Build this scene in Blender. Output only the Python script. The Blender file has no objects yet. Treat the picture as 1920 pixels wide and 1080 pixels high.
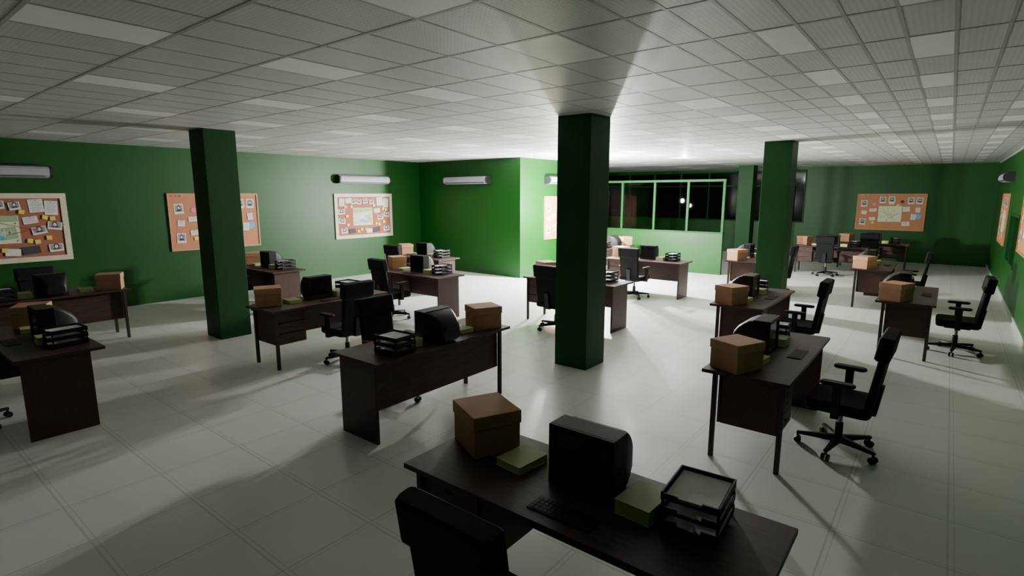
import bpy, bmesh, math, random
from mathutils import Matrix, Vector
random.seed(4)
S=bpy.context.scene
COL=S.collection
# ------------------------------------------------------------ materials
def nm(name):
    m=bpy.data.materials.new(name); m.use_nodes=True
    nt=m.node_tree; return m,nt,nt.nodes['Principled BSDF']
def N(nt,t,**k):
    n=nt.nodes.new(t)
    for a,b in k.items(): setattr(n,a,b)
    return n
def L(nt,a,b): nt.links.new(a,b)
def math_(nt,op,a,b=None,c=None):
    n=N(nt,'ShaderNodeMath',operation=op)
    for i,v in enumerate((a,b,c)):
        if v is None: continue
        if isinstance(v,(int,float)): n.inputs[i].default_value=v
        else: L(nt,v,n.inputs[i])
    return n.outputs[0]
def mat(name,col,rough=.5,metal=0,var=0,scale=6,bump=0,bscale=60,spec=.5,stretch=None,emit=None):
    m,nt,b=nm(name)
    b.inputs['Roughness'].default_value=rough; b.inputs['Metallic'].default_value=metal
    b.inputs['Specular IOR Level'].default_value=spec
    tc=N(nt,'ShaderNodeTexCoord'); mp=N(nt,'ShaderNodeMapping'); L(nt,tc.outputs['Object'],mp.inputs[0])
    if stretch: mp.inputs['Scale'].default_value=stretch
    nz=N(nt,'ShaderNodeTexNoise'); nz.inputs['Scale'].default_value=scale; nz.inputs['Detail'].default_value=5
    L(nt,mp.outputs[0],nz.inputs['Vector'])
    r=N(nt,'ShaderNodeValToRGB')
    r.color_ramp.elements[0].position=.3; r.color_ramp.elements[1].position=.7
    r.color_ramp.elements[0].color=(*[c*(1-var) for c in col],1)
    r.color_ramp.elements[1].color=(*[min(1,c*(1+var)) for c in col],1)
    L(nt,nz.outputs[0],r.inputs[0]); L(nt,r.outputs[0],b.inputs['Base Color'])
    if bump:
        n2=N(nt,'ShaderNodeTexNoise'); n2.inputs['Scale'].default_value=bscale; L(nt,mp.outputs[0],n2.inputs['Vector'])
        bp=N(nt,'ShaderNodeBump'); bp.inputs['Strength'].default_value=bump; bp.inputs['Distance'].default_value=.002
        L(nt,n2.outputs[0],bp.inputs['Height']); L(nt,bp.outputs[0],b.inputs['Normal'])
    if emit:
        b.inputs['Emission Color'].default_value=(1,1,1,1); b.inputs['Emission Strength'].default_value=emit
    return m
GREEN=mat('wall_green_paint',(.0015,.060,.0025),.47,var=.08,scale=1.5,bump=.15,bscale=40,spec=.38)
PILG=mat('pillar_green_paint',(.003,.050,.007),.55,var=.1,scale=2,bump=.15,bscale=40,spec=.25)
FRAMEG=mat('frame_green_paint',(.004,.06,.008),.6,var=.05,spec=.2)
WOOD=mat('dark_wood',(.052,.025,.019),.45,var=.4,scale=5,stretch=(1.2,14,14),spec=.35)
WOODV=mat('dark_wood_panel',(.052,.025,.019),.5,var=.4,scale=5,stretch=(1.2,14,14),spec=.35)
LEG=mat('dark_leg',(.022,.012,.010),.5,var=.1)
BLACK=mat('black_plastic',(.007,.007,.0075),.5,var=.1,bump=.1,bscale=200,spec=.28)
FAB=mat('black_fabric',(.005,.005,.0055),.75,var=.2,scale=40,bump=.4,bscale=300,spec=.2)
SCREEN=mat('screen_glass',(.004,.004,.005),.15,var=.02,spec=.3)
METAL=mat('grey_metal',(.25,.25,.26),.35,metal=.8,var=.05)
CARD=mat('cardboard',(.42,.225,.125),.8,var=.1,scale=8,bump=.3,bscale=80,spec=.2)
CARD2=mat('cardboard_lid',(.46,.255,.145),.8,var=.08,scale=8,bump=.3,bscale=80,spec=.2)
BOOK=mat('notebook_green',(.42,.45,.20),.6,var=.06)
PAGE=mat('paper_pages',(.48,.50,.25),.8,var=.08,scale=30,stretch=(1,1,20))
PAPER=mat('white_paper',(.68,.68,.65),.8,var=.03)
AC=mat('ac_casing',(.34,.35,.39),.4,var=.03)
ACD=mat('ac_dark',(.02,.02,.022),.5,var=.05)
TRIM=mat('trim_grey',(.30,.38,.31),.5,var=.03)
DARKWIN=mat('night_window',(.003,.004,.0035),.08,var=.02,spec=.3)
CREAM=mat('board_frame_cream',(.62,.56,.42),.6,var=.06,scale=12)
ORFR=mat('board_frame_wood',(.48,.23,.10),.5,var=.12,scale=10,stretch=(1,8,8))
CORKA=mat('cork_brown',(.34,.125,.07),.85,var=.2,scale=70,bump=.3)
CORKB=mat('cork_orange',(.48,.20,.105),.85,var=.18,scale=70,bump=.3)
MAPC=mat('map_cream',(.68,.66,.47),.7,var=.04)
MAPG=mat('map_green',(.30,.46,.24),.7,var=.05)
MAPB=mat('map_blue',(.16,.42,.55),.7,var=.05)
MAPR=mat('map_road',(.75,.72,.6),.7,var=.02)
YEL=mat('sticky_yellow',(.75,.60,.10),.7,var=.04)
PINK=mat('sticky_pink',(.75,.17,.35),.7,var=.04)
BLUE=mat('sticky_blue',(.10,.35,.65),.7,var=.04)
RED=mat('pin_red',(.55,.04,.03),.5,var=.04)
INK=mat('ink_dark',(.05,.055,.07),.8,var=.2)
GREY=mat('photo_grey',(.28,.28,.29),.7,var=.2,scale=40)
# ceiling tile
m,nt,b=nm('ceiling_tile'); CEIL=m
tc=N(nt,'ShaderNodeTexCoord'); sx=N(nt,'ShaderNodeSeparateXYZ'); L(nt,tc.outputs['Object'],sx.inputs[0])
P=.03
fx=math_(nt,'SUBTRACT',math_(nt,'FRACT',math_(nt,'DIVIDE',sx.outputs[0],P)),.5)
fy=math_(nt,'SUBTRACT',math_(nt,'FRACT',math_(nt,'DIVIDE',sx.outputs[1],P)),.5)
d=math_(nt,'SQRT',math_(nt,'ADD',math_(nt,'MULTIPLY',fx,fx),math_(nt,'MULTIPLY',fy,fy)))
k=math_(nt,'LESS_THAN',d,.24)
mx=N(nt,'ShaderNodeMix',data_type='RGBA'); L(nt,k,mx.inputs[0])
mx.inputs[6].default_value=(.535,.535,.525,1); mx.inputs[7].default_value=(.43,.43,.42,1)
L(nt,mx.outputs[2],b.inputs['Base Color']); b.inputs['Roughness'].default_value=.45
CBAR=mat('ceiling_tbar',(.35,.35,.345),.5,var=.03)
CPAN=mat('ceiling_diffuser',(.80,.80,.78),.45,var=.02,emit=.01)
# floor tile
m,nt,b=nm('floor_tile'); FLOOR=m
tc=N(nt,'ShaderNodeTexCoord'); sx=N(nt,'ShaderNodeSeparateXYZ'); L(nt,tc.outputs['Object'],sx.inputs[0])
def line(ax,per,off,w):
    f=math_(nt,'FRACT',math_(nt,'DIVIDE',math_(nt,'ADD',sx.outputs[ax],100+off),per))
    return math_(nt,'LESS_THAN',f,w/per)
g=None
for ax in (0,1):
    for off,w in ((0,.012),(-.035,.006)):
        l=line(ax,.6,off,w); g=l if g is None else math_(nt,'MAXIMUM',g,l)
nz=N(nt,'ShaderNodeTexNoise'); nz.inputs['Scale'].default_value=1.4; nz.inputs['Detail'].default_value=6; L(nt,tc.outputs['Object'],nz.inputs['Vector'])
r=N(nt,'ShaderNodeValToRGB'); r.color_ramp.elements[0].position=.3;r.color_ramp.elements[1].position=.7
r.color_ramp.elements[0].color=(.66,.66,.63,1); r.color_ramp.elements[1].color=(.72,.72,.69,1)
L(nt,nz.outputs[0],r.inputs[0])
mx=N(nt,'ShaderNodeMix',data_type='RGBA'); L(nt,g,mx.inputs[0]); L(nt,r.outputs[0],mx.inputs[6]); mx.inputs[7].default_value=(.54,.54,.515,1)
L(nt,mx.outputs[2],b.inputs['Base Color'])
rr=N(nt,'ShaderNodeMapRange'); rr.inputs[3].default_value=.28; rr.inputs[4].default_value=.36; L(nt,nz.outputs[0],rr.inputs[0]); L(nt,rr.outputs[0],b.inputs['Roughness'])
bp=N(nt,'ShaderNodeBump'); bp.inputs['Distance'].default_value=.002; bp.inputs['Strength'].default_value=.2; bp.invert=True
L(nt,g,bp.inputs['Height']); L(nt,bp.outputs[0],b.inputs['Normal'])
# partition glass
m=bpy.data.materials.new('tinted_glass'); m.use_nodes=True; nt=m.node_tree; nt.nodes.remove(nt.nodes['Principled BSDF'])
tr=N(nt,'ShaderNodeBsdfTransparent'); tr.inputs[0].default_value=(.5,.56,.51,1)
gl=N(nt,'ShaderNodeBsdfGlossy'); gl.inputs['Roughness'].default_value=.02; gl.inputs['Color'].default_value=(.45,.45,.45,1)
fr=N(nt,'ShaderNodeFresnel'); fr.inputs[0].default_value=1.2
ms=N(nt,'ShaderNodeMixShader'); L(nt,fr.outputs[0],ms.inputs[0]); L(nt,tr.outputs[0],ms.inputs[1]); L(nt,gl.outputs[0],ms.inputs[2])
L(nt,ms.outputs[0],nt.nodes['Material Output'].inputs[0]); GLASS=m
# ------------------------------------------------------------ mesh builder
class MB:
    def __init__(s): s.v=[];s.f=[];s.fm=[];s.sm=[];s.mats=[]
    def mi(s,m):
        if m not in s.mats: s.mats.append(m)
        return s.mats.index(m)
    def add(s,vs,fs,m,M=None,smooth=False):
        o=len(s.v); k=s.mi(m)
        s.v+= [tuple(M@Vector(v)) if M else tuple(v) for v in vs]
        for f in fs: s.f.append([o+i for i in f]); s.fm.append(k); s.sm.append(smooth)
    def box(s,x0,x1,y0,y1,z0,z1,m,M=None):
        vs=[(x,y,z) for z in (z0,z1) for x,y in ((x0,y0),(x1,y0),(x1,y1),(x0,y1))]
        s.add(vs,[(3,2,1,0),(4,5,6,7),(0,1,5,4),(1,2,6,5),(2,3,7,6),(3,0,4,7)],m,M)
    def loft(s,rings,m,M=None,smooth=True,cap=True):
        n=len(rings[0]); vs=[p for r in rings for p in r]; fs=[]
        for i in range(len(rings)-1):
            for j in range(n):
                a=i*n+j;b_=i*n+(j+1)%n
                fs.append((a,b_,b_+n,a+n))
        s.add(vs,fs,m,M,smooth)
        if cap:
            s.add(rings[0],[tuple(reversed(range(n)))],m,M); s.add(rings[-1],[tuple(range(n))],m,M)
    def cyl(s,p0,p1,r0,r1,m,n=14,M=None):
        p0=Vector(p0);p1=Vector(p1);d=(p1-p0).normalized()
        a=d.orthogonal().normalized();b_=d.cross(a)
        R=[[p+ (a*math.cos(t)+b_*math.sin(t))*r for t in [2*math.pi*i/n for i in range(n)]] for p,r in ((p0,r0),(p1,r1))]
        s.loft(R,m,M)
    def mesh(s,name):
        me=bpy.data.meshes.new(name); me.from_pydata(s.v,[],s.f)
        for m in s.mats: me.materials.append(m)
        for i,p in enumerate(me.polygons): p.material_index=s.fm[i]; p.use_smooth=s.sm[i]
        bm=bmesh.new(); bm.from_mesh(me); bmesh.ops.recalc_face_normals(bm,faces=bm.faces); bm.to_mesh(me); bm.free()
        return me
def put(name,me,loc=(0,0,0),rz=0,bev=0,seg=2):
    o=bpy.data.objects.new(name,me); COL.objects.link(o); o.location=loc; o.rotation_euler=(0,0,rz)
    if bev:
        md=o.modifiers.new('bevel','BEVEL'); md.width=bev; md.segments=seg; md.limit_method='ANGLE'; md.angle_limit=math.radians(40)
    return o
def boxobj(name,x0,x1,y0,y1,z0,z1,m,bev=0):
    b_=MB(); b_.box(x0,x1,y0,y1,z0,z1,m); return put(name,b_.mesh(name),bev=bev)
# ------------------------------------------------------------ room
H=3.051; XL=-12.27; XR=1.03; YB=21.455; YF=-3.0; XC=-8.545; YC=11.14; YP=14.89
boxobj('floor',XL-.2,XR+.2,YF-.2,YB+.2,-.15,0,FLOOR)
boxobj('ceiling',XL-.2,XR+.2,YF-.2,YB+.2,H,H+.15,CEIL)
boxobj('wall_left',XL-.2,XL,YF,YB+.2,0,H,GREEN)
boxobj('wall_rear',XL-.2,XR+.2,YF-.2,YF,0,H,GREEN)
boxobj('wall_alcove',XL,XC,YC,YP+.06,0,H,GREEN)
# right wall with a window opening
b_=MB(); wy0,wy1,wz0,wz1=13.7,15.7,.75,1.75
b_.box(XR,XR+.2,YF,wy0,0,H,GREEN); b_.box(XR,XR+.2,wy1,YB+.2,0,H,GREEN)
b_.box(XR,XR+.2,wy0,wy1,0,wz0,GREEN); b_.box(XR,XR+.2,wy0,wy1,wz1,H,GREEN)
put('wall_right',b_.mesh('wall_right'))
b_=MB(); b_.box(XR+.1,XR+.12,wy0,wy1,wz0,wz1,DARKWIN)
for a,c in ((wy0,wy0+.05),(wy1-.05,wy1),((wy0+wy1)/2-.025,(wy0+wy1)/2+.025)): b_.box(XR-.01,XR+.1,a,c,wz0,wz1,FRAMEG)
for a,c in ((wz0,wz0+.05),(wz1-.05,wz1)): b_.box(XR-.01,XR+.1,wy0,wy1,a,c,FRAMEG)
put('window_1',b_.mesh('window_1'))
# back wall with window band
bx0,bx1,bz0,bz1=-11.75,-3.98,1.15,2.98
b_=MB(); b_.box(XL,bx0,YB,YB+.2,0,H,GREEN); b_.box(bx1,XR+.2,YB,YB+.2,0,H,GREEN)
b_.box(bx0,bx1,YB,YB+.2,0,bz0,GREEN); b_.box(bx0,bx1,YB,YB+.2,bz1,H,GREEN)
put('wall_back',b_.mesh('wall_back'))
b_=MB(); b_.box(bx0,bx1,YB+.1,YB+.12,bz0,bz1,DARKWIN)
x=bx1
while x>bx0:
    b_.box(x-.05,x,YB-.01,YB+.1,bz0,bz1,FRAMEG); x-=1.11
for z in (bz0,2.42,bz1-.05): b_.box(bx0,bx1,YB-.015,YB+.1,z,z+.05,FRAMEG)
put('window_2',b_.mesh('window_2'))
boxobj('baseboard_right',XR-.015,XR,YF,YB,0,.09,TRIM)
boxobj('baseboard_back',bx1,XR-.015,YB-.015,YB,0,.07,GREEN)
boxobj('trim_1',XR-.03,XR,YF,YB,H-.035,H,TRIM)
# pillars
W=.456
for (x,y) in ((-3.764,5.638),(-8.766,3.532),(-2.673,10.53),(-5.48,18.75)):
    b_=MB(); b_.box(-W/2,W/2,-W/2,W/2,0,H,PILG)
    put('pillar',b_.mesh('pillar'),(x+W/2,y+W/2,0),bev=.004)
# partition
px0,px1=XC,-4.66
b_=MB(); b_.box(px0,px1,YP,YP+.10,0,1.10,GREEN); b_.box(px0,px1+.01,YP-.02,YP+.12,1.10,1.14,FRAMEG)
for x in (px0,-7.66,-6.65,-5.68,px1-.06): b_.box(x,x+.06,YP+.01,YP+.09,1.14,2.50,FRAMEG)
b_.box(px0,px1+.01,YP,YP+.10,2.47,2.53,FRAMEG)
put('partition_wall',b_.mesh('partition_wall'))
xs=(px0,-7.66,-6.65,-5.68,px1-.06)
b_=MB()
for i in range(4): b_.add([(xs[i]+.06,YP+.05,1.14),(xs[i+1],YP+.05,1.14),(xs[i+1],YP+.05,2.47),(xs[i]+.06,YP+.05,2.47)],[(0,1,2,3)],GLASS)
put('partition_glass',b_.mesh('partition_glass'))
# ceiling grid and light panels
b_=MB(); pn=MB()
SEAM=-1.455; xl=[]
x=SEAM
while x>XL: xl.append(x); x-=.43
x=SEAM+.23
while x<XR: xl.append(x); x+=.23
for x in xl: b_.box(x-.010,x+.010,YF,YB,H-.0015,H,CBAR)
y=.0925-.675*4
while y<YB:
    b_.box(XL,XR,y-.012,y+.012,H-.002,H,CBAR); y+=.675
put('ceiling_grid',b_.mesh('ceiling_grid'))
cols=[(-2.1-1.72*k,.43 if k%2==0 else 1.105,.43) for k in range(6)]+[(-.88,1.105,.23),(-.19,.43,.23),(.50,1.105,.23)]
for cx,ph,tw in cols:
    y=ph-1.35*2
    if tw<.3: cx=SEAM+.23*(round((cx-SEAM)/.23-.5)+.5)
    else: cx=SEAM-.43*(round((SEAM-cx)/.43-.5)+.5)
    while y<YB-.3:
        if not(cx<XC and YC-.3<y<YP+.3): pn.box(cx-tw/2+.010,cx+tw/2-.010,y-.3255,y+.3255,H-.001,H,CPAN)
        y+=1.35
put('ceiling_light_panels',pn.mesh('ceiling_light_panels'))
# ------------------------------------------------------------ furniture meshes
b_=MB()
b_.box(-.875,.875,-.325,.325,.722,.75,WOOD)
b_.box(.80,.828,-.28,.22,0,.722,WOODV)
b_.box(-.80,.80,.185,.205,.30,.722,WOODV)
for y in (-.27,.235): b_.box(-.82,-.785,y-.018,y+.018,0,.722,LEG)
b_.box(-.80,-.40,-.25,.18,.30,.722,WOODV)
for k in range(3):
    b_.box(-.79,-.41,-.266,-.25,.31+.137*k,.437+.137*k,WOOD); b_.box(-.63,-.57,-.272,-.266,.37+.137*k,.378+.137*k,BLACK)
DESK=b_.mesh('office_desk')
# chair (faces +y)
b_=MB()
def rbox(cx,cy,cz,w,d,h,m,r=.04,M=None,top=.9):
    def ring(z,k):
        pts=[];a=w/2*k;c=d/2*k
        for sx_,sy_,t0 in ((1,1,0),(-1,1,90),(-1,-1,180),(1,-1,270)):
            for i in range(4):
                t=math.radians(t0+i*30); pts.append((cx+sx_*(a-r)+r*math.cos(t),cy+sy_*(c-r)+r*math.sin(t),z))
        return pts
    b_.loft([ring(cz-h/2,top),ring(cz-h/2+h*.2,1),ring(cz+h/2-h*.25,1),ring(cz+h/2,top)],m,M,smooth=False)
rbox(0,.0,.425,.49,.47,.09,FAB,.05,top=.95)
b_.box(-.14,.14,-.14,.14,.35,.385,BLACK)
M=Matrix.Translation((0,-.205,.43))@Matrix.Rotation(math.radians(8),4,'X')
def slab(z0,z1,w0,w1,t0,yc,m):
    R=[]
    for z,w,t in ((z0,w0*.97,t0*.7),(z0+.012,w0,t0),(z1-.012,w1,t0),(z1,w1*.98,t0*.75)):
        r=min(t*.35,.02);a=w/2;c=t/2;pts=[]
        for sx_,sy_,q0 in ((1,1,0),(-1,1,90),(-1,-1,180),(1,-1,270)):
            for i in range(3):
                q=math.radians(q0+i*45); pts.append((sx_*(a-r)+r*math.cos(q),yc+sy_*(c-r)+r*math.sin(q),z))
        R.append(pts)
    b_.loft(R,m,M,smooth=False)
slab(.03,.46,.41,.42,.055,0,FAB)
slab(.44,.635,.455,.455,.105,.005,FAB)
b_.box(-.04,.04,-.055,-.025,-.06,.2,BLACK,M)
b_.box(-.04,.04,-.23,0,.36,.38,BLACK)
for s_ in (-1,1):
    b_.box(s_*.275-.022,s_*.275+.022,-.03,.03,.385,.635,BLACK)
    b_.box(min(s_*.14,s_*.297),max(s_*.14,s_*.297),-.03,.03,.36,.39,BLACK)
    rbox(s_*.275,-.0,.65,.075,.25,.032,BLACK,.03)
b_.cyl((0,0,.13),(0,0,.355),.022,.022,METAL); b_.cyl((0,0,.07),(0,0,.24),.035,.03,BLACK)
for k in range(5):
    a=math.radians(90+72*k+12); c,s_=math.cos(a),math.sin(a)
    R=[]
    for rr_,w,z0,z1 in ((.02,.032,.07,.125),(.18,.024,.075,.11),(.31,.018,.075,.097)):
        px,py=-s_,c
        R.append([(c*rr_+px*w,s_*rr_+py*w,z0),(c*rr_-px*w,s_*rr_-py*w,z0),(c*rr_-px*w*.7,s_*rr_-py*w*.7,z1),(c*rr_+px*w*.7,s_*rr_+py*w*.7,z1)])
    b_.loft(R,BLACK,smooth=False)
    q=Vector((c*.30,s_*.30,0)); t=Vector((-s_,c,0))
    b_.cyl(q+Vector((0,0,.05)),q+Vector((0,0,.085)),.01,.01,BLACK)
    for e in (-1,1): b_.cyl(q+t*e*.008+Vector((0,0,.028)),q+t*e*.028+Vector((0,0,.028)),.028,.028,BLACK)
CHAIR=b_.mesh('office_chair')
# monitor, front at y=0 facing -y
b_=MB(); w=.175
b_.box(-w,w,.015,.14,0,.30,BLACK)
for a in ((-w,w,0,.045),(-w,w,.27,.30)): b_.box(a[0],a[1],0,.015,a[2],a[3],BLACK)
for a in ((-w,-w+.03),(w-.03,w)): b_.box(a[0],a[1],0,.015,.045,.27,BLACK)
b_.add([(-w+.03,.010,.045),(w-.03,.010,.045),(w-.03,.010,.27),(-w+.03,.010,.27)],[(0,1,2,3)],SCREEN)
def rr(y,hw,z0,z1,r=.03):
    pts=[]
    for sx_,sz_,q0 in ((1,1,0),(-1,1,90),(-1,-1,180),(1,-1,270)):
        cz=z1-r if sz_>0 else z0+r
        for i in range(5):
            q=math.radians(q0+i*22.5); pts.append((sx_*(hw-r)+r*math.cos(q),y,cz+r*math.sin(q)))
    return pts
b_.loft([rr(.139,.168,.005,.293,.015),rr(.18,.164,.008,.286,.03),rr(.23,.152,.012,.26,.045),rr(.28,.135,.018,.22,.05),rr(.315,.118,.025,.175,.05),rr(.325,.10,.035,.155,.04)],BLACK)
for k in range(7): b_.box(-.10,.10,.205,.28,.05+.018*k,.055+.018*k,ACD)
MON=b_.mesh('crt_monitor')
# carton with lid
b_=MB(); b_.box(-.15,.15,-.135,.135,0,.22,CARD); b_.box(-.156,.156,-.141,.141,.16,.232,CARD2)
CART=b_.mesh('cardboard_box')
def bookmesh(h,n):
    b_=MB(); z=0
    for k in range(n):
        t=h/n; e=.004*(k%2)
        b_.box(-.085+e,.085,-.11,.11-e,z,z+.003,BOOK); b_.box(-.082+e,.082,-.107,.107-e,z+.003,z+t-.003,BOOK if k%2 else PAGE); b_.box(-.085+e,.085,-.11,.11-e,z+t-.003,z+t,BOOK); z+=t
    return b_.mesh('notepad_stack')
BK1=bookmesh(.042,1); BK2=bookmesh(.07,1)
# letter tray
b_=MB()
for k in range(3):
    z=.010+.060*k; h_=.14
    b_.box(-.12,.12,-h_,h_,z,z+.005,BLACK)
    for x in (-.12,.113): b_.box(x,x+.007,-h_,h_,z,z+.034,BLACK)
    b_.box(-.12,.12,h_-.007,h_,z,z+.034,BLACK); b_.box(-.12,-.05,-h_,-h_+.007,z,z+.03,BLACK); b_.box(.05,.12,-h_,-h_+.007,z,z+.03,BLACK); b_.box(-.05,.05,-h_,-h_+.007,z,z+.014,BLACK)
    b_.box(-.105,.105,-h_+.012,h_-.012,z+.005,z+(.018 if k==2 else .012),PAPER)
for x in (-.118,.108):
    for y in (-.135,.125): b_.box(x,x+.01,y,y+.01,0,.15,BLACK)
TRAY=b_.mesh('letter_tray')
b_=MB(); b_.box(-.16,.16,-.055,.055,0,.006,BLACK)
for r_ in range(4):
    for c_ in range(13): b_.box(-.152+c_*.0235,-.152+c_*.0235+.020,-.047+r_*.024,-.047+r_*.024+.020,.006,.008,BLACK)
KEY=b_.mesh('keyboard')
D=[(-1.235,2.075,0),(-1.115,5.17,90),(-3.88,3.59,-90),(-6.55,4.12,90),(-6.9,1.2,0),(-9.8,1.93,-90),(-10.27,5.3,0),
(-7.45,6.65,0),(-9.32,8.48,0),(-4.76,7.75,0),(-5.02,11.07,0),(-7.1,13.2,-90),(-1.98,7.9,90),(-3.35,12.83,90),(-1.05,12.98,90),(-.33,9.5,90),(-2.43,17.13,0),(-1.65,19.0,0)]
rnd=random.Random(3)
for i,(x,y,a) in enumerate(D):
    A=math.radians(a); R=Matrix.Rotation(A,3,'Z')
    def at(lx,ly,z=.75):
        v=R@Vector((lx,ly,0)); return (x+v.x,y+v.y,z)
    put('office_desk',DESK,(x,y,0),A,bev=.002,seg=1)
    put('office_chair',CHAIR,at(-.015,-.57,0),A+math.radians(rnd.uniform(-4,4) if i else 0),bev=.004)
    put('cardboard_box',CART,at(-.68,.115),A+math.radians(-25),bev=.003)
    put('notepad_stack',BK1,at(-.385,.06),A+math.radians(-6),bev=.001,seg=1)
    put('crt_monitor',MON,at(0,-.005),A+math.radians(0),bev=.006)
    put('notepad_stack',BK2,at(.30,.05),A+math.radians(-3),bev=.001,seg=1)
    put('letter_tray',TRAY,at(.52,.12),A+math.radians(4))
    put('keyboard',KEY,at(.04,-.20),A)
# ------------------------------------------------------------ boards
def board(kind):
    b_=MB(); r=random.Random(11 if kind=='A' else 23)
    w,h=.92,.58; f=.085 if kind=='A' else .028
    FR=CREAM if kind=='A' else ORFR; CK=CORKA if kind=='A' else CORKB
    # local: x along the wall, z up, y=0 on the wall, front toward -y
    b_.box(-w+f,w-f,-.014,0,-h+f,h-f,CK)
    for a in ((-w,w,-h,-h+f),(-w,w,h-f,h),(-w,-w+f,-h+f,h-f),(w-f,w,-h+f,h-f)): b_.box(a[0],a[1],-.03,0,a[2],a[3],FR)
    cnt=[0]
    def q(cx,cz,ww,hh,m,ang=0,base=0.0):
        cnt[0]+=1; y=-.0155-base-.00012*cnt[0]
        c,s_=math.cos(math.radians(ang)),math.sin(math.radians(ang))
        b_.add([(cx+c*a-s_*e,y,cz+s_*a+c*e) for a,e in ((-ww/2,-hh/2),(ww/2,-hh/2),(ww/2,hh/2),(-ww/2,hh/2))],[(0,1,2,3)],m)
    def sub(cx,cz,ang,lx,lz,ww,hh,m):
        c,s_=math.cos(math.radians(ang)),math.sin(math.radians(ang)); q(cx+c*lx-s_*lz,cz+s_*lx+c*lz,ww,hh,m,ang)
    def disc(cx,cz,rx,rz,m,n=18,star=0):
        cnt[0]+=1; y=-.0155-.00012*cnt[0]
        b_.add([(cx+rx*(1+star*(i%2))*math.cos(2*math.pi*i/n),y,cz+rz*(1+star*(i%2))*math.sin(2*math.pi*i/n)) for i in range(n)],[tuple(range(n))],m)
    def note(cx,cz,ww=.14,hh=.17,ang=0,m=PAPER):
        q(cx,cz,ww,hh,m,ang)
        n=int(hh/.022)-1
        for k in range(n): sub(cx,cz,ang,-ww*.05*(k%3==2),hh/2-.022*(k+1),ww*(.78-.12*(k%3)),.006,GREY)
        disc(cx,cz+hh*.42,.009,.009,RED,8)
    def photo(cx,cz,ww=.13,hh=.17,ang=0):
        q(cx,cz,ww,hh,PAPER,ang); sub(cx,cz,ang,0,.012,ww*.82,hh*.68,GREY)
        disc(cx,cz+.03,ww*.2,ww*.24,INK,12); sub(cx,cz,ang,0,-hh*.14,ww*.5,hh*.2,INK)
        disc(cx,cz+.022,ww*.12,ww*.15,PAPER,10); disc(cx,cz+hh*.45,.009,.009,RED,8)
    if kind=='A':
        q(-.06,-.02,.62,.46,MAPC,0); q(-.06,.15,.60,.10,MAPG,3); q(.10,-.08,.22,.2,MAPG,8)
        disc(-.05,-.13,.12,.065,MAPB)
        for k in range(16):
            q(-.06+r.uniform(-.20,.20),-.02+r.uniform(-.17,.17),r.uniform(.08,.2),.010,MAPR,r.choice((0,90,20,-25,65)))
        for k in range(12): disc(-.06+r.uniform(-.27,.27),-.02+r.uniform(-.19,.19),.016,.016,r.choice((RED,MAPG,YEL,BLUE)),8)
        note(.50,.37,.2,.22,4); note(.70,.33,.18,.24,-3); note(.40,.13,.2,.12,8); note(-.70,.36,.16,.20,-5);note(-.50,.40,.18,.13,6)
        for (a,c,g) in ((-.72,.12,5),(-.72,-.12,-6),(-.66,-.37,8),(.72,.02,-8),(.50,-.05,10),(.70,-.36,4)): photo(a,c,.2,.13,g)
        for (a,c,g) in ((-.35,.38,4),(-.18,.37,-7),(.02,.39,3),(.22,.37,9)): photo(a,c,.15,.13,g)
        q(.36,-.38,.24,.13,INK,6); q(.12,-.40,.2,.12,PAPER,-5); q(-.42,-.39,.2,.12,INK,4)
        for (a,c) in ((.60,.17),(.70,.15),(.36,-.22),(.46,-.24),(.02,-.36),(-.12,-.35),(-.22,-.40),(.62,-.18),(-.56,.0),(-.54,-.22),(-.6,.24),(.3,.27),(-.42,.25)): q(a,c,.075,.07,YEL,r.uniform(-20,20))
        for (x0_,z0_,x1_,z1_) in ((-.72,.12,-.2,.05),(.5,-.05,.0,.1),(.72,.02,.1,-.1),(-.66,-.37,-.1,-.1)):
            q((x0_+x1_)/2,(z0_+z1_)/2,math.hypot(x1_-x0_,z1_-z0_),.006,RED,math.degrees(math.atan2(z1_-z0_,x1_-x0_)))
    else:
        q(.0,-.06,.62,.50,MAPC,1)
        for k in range(7):
            q(-.02+.13*math.cos(k*.9),-.08+.11*math.sin(k*.9),.24,.012,MAPG,k*51)
        q(.1,-.12,.3,.02,MAPB,35); q(-.12,.0,.26,.018,MAPG,-50); disc(0,-.08,.05,.04,YEL); 
        for (a,c,g) in ((-.72,.27,3),(-.22,.38,-2),(.02,.39,2),(.52,.36,4),(.74,.36,-4),(-.72,-.32,-3)): photo(a,c,.17,.20,g)
        disc(-.44,.24,.05,.05,PINK,14,.35); disc(.74,-.12,.085,.075,BLUE,20); disc(.30,.33,.05,.05,INK,12)
        note(-.46,.06,.2,.10,3);note(-.70,-.02,.14,.12,-4);note(.42,.10,.18,.15,5);note(.62,-.14,.13,.17,-3);note(-.46,-.22,.16,.1,3);note(.44,-.36,.2,.13,4);note(.72,.08,.12,.15,2)
        q(-.44,-.34,.08,.07,YEL,10); q(.20,.22,.08,.07,YEL,-10); q(.02,.27,.14,.05,PAPER,2)
        for k in range(5): disc(-.84+.05*k,.53,.012,.012,(RED,YEL,BLUE,INK,PAPER)[k],8)
    return b_.mesh('cork_board_'+kind)
BA,BB=board('A'),board('B')
zc=1.575; e=.004
def wallput(name,me,side,p,z):
    if side=='left': return put(name,me,(XL+e,p,z),math.radians(90))
    if side=='box': return put(name,me,(XC+e,p,z),math.radians(90))
    if side=='right': return put(name,me,(XR-e,p,z),math.radians(-90))
    if side=='back': return put(name,me,(p,YB-e,z),0)
    if side=='boxf': return put(name,me,(p,YC-e,z),0)
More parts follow.
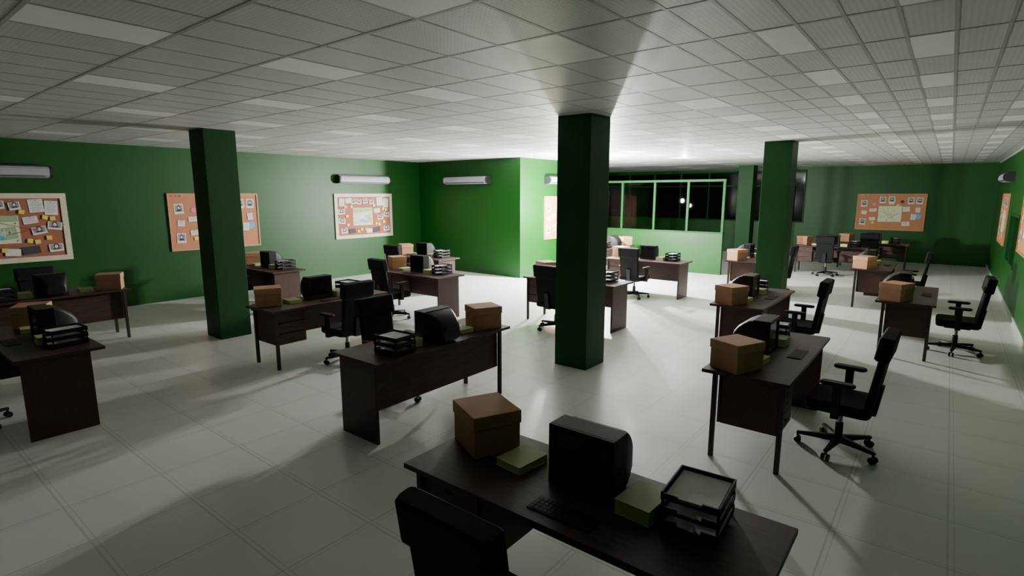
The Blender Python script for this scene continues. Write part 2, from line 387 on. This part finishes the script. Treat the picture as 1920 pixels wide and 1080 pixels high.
wallput('evidence_board',BA,'left',1.88,zc); wallput('evidence_board',BB,'left',5.33,zc); wallput('evidence_board',BA,'left',9.15,zc)
wallput('evidence_board',BB,'box',13.1,zc-.07); wallput('evidence_board',BB,'back',-1.5,zc); wallput('evidence_board',BB,'right',17.4,zc); wallput('evidence_board',BB,'right',12.3,zc+.15)
# AC units
b_=MB()
prof=[(0,.10),(-.10,.10),(-.16,.085),(-.19,.05),(-.20,.0),(-.19,-.05),(-.15,-.085),(-.08,-.10),(0,-.10)]
def pr(x,k=1): return [(x,y*k,z*k) for y,z in prof]
b_.loft([pr(-.77),pr(.77)],AC,smooth=False,cap=False)
b_.loft([pr(-.81),pr(-.765,1.01)],ACD,smooth=False); b_.loft([pr(.765,1.01),pr(.81)],ACD,smooth=False)
b_.box(-.70,.70,-.188,-.13,-.078,-.066,ACD); b_.box(-.79,.79,-.13,0,.098,.112,ACD)
ACM=b_.mesh('wall_ac_unit')
for s_,p in (('left',1.83),('left',9.12),('box',13.0),('right',16.9)): wallput('air_conditioner',ACM,s_,p,2.51)
wallput('air_conditioner',ACM,'boxf',-10.31,2.51)
# ------------------------------------------------------------ lights
def pl(name,loc,e,r,col=(1,1,1)):
    l=bpy.data.lights.new(name,'POINT'); l.energy=e; l.shadow_soft_size=r; l.color=col
    o=bpy.data.objects.new(name,l); COL.objects.link(o); o.location=loc
pl('work_light',(-6.80,11.76,1.77),1500,.06,(1,1,.97))
pl('work_light',(-7.10,11.64,1.92),1500,.06,(1,1,.97))
pl('ceiling_hotspot_light',(-5.4,13.85,2.85),45,.04)  # added point light that makes the bright spot on the ceiling, no fixture
w_=bpy.data.worlds.new('night'); S.world=w_; w_.use_nodes=True; w_.node_tree.nodes['Background'].inputs[0].default_value=(.01,.012,.015,1)
c=bpy.data.cameras.new('camera'); c.lens=1028.11/1920*36; c.sensor_width=36; c.clip_end=100
o=bpy.data.objects.new('camera',c); COL.objects.link(o); o.location=(0,0,2.138)
o.rotation_euler=(math.radians(90-9.698),0,math.radians(38.335)); S.camera=o
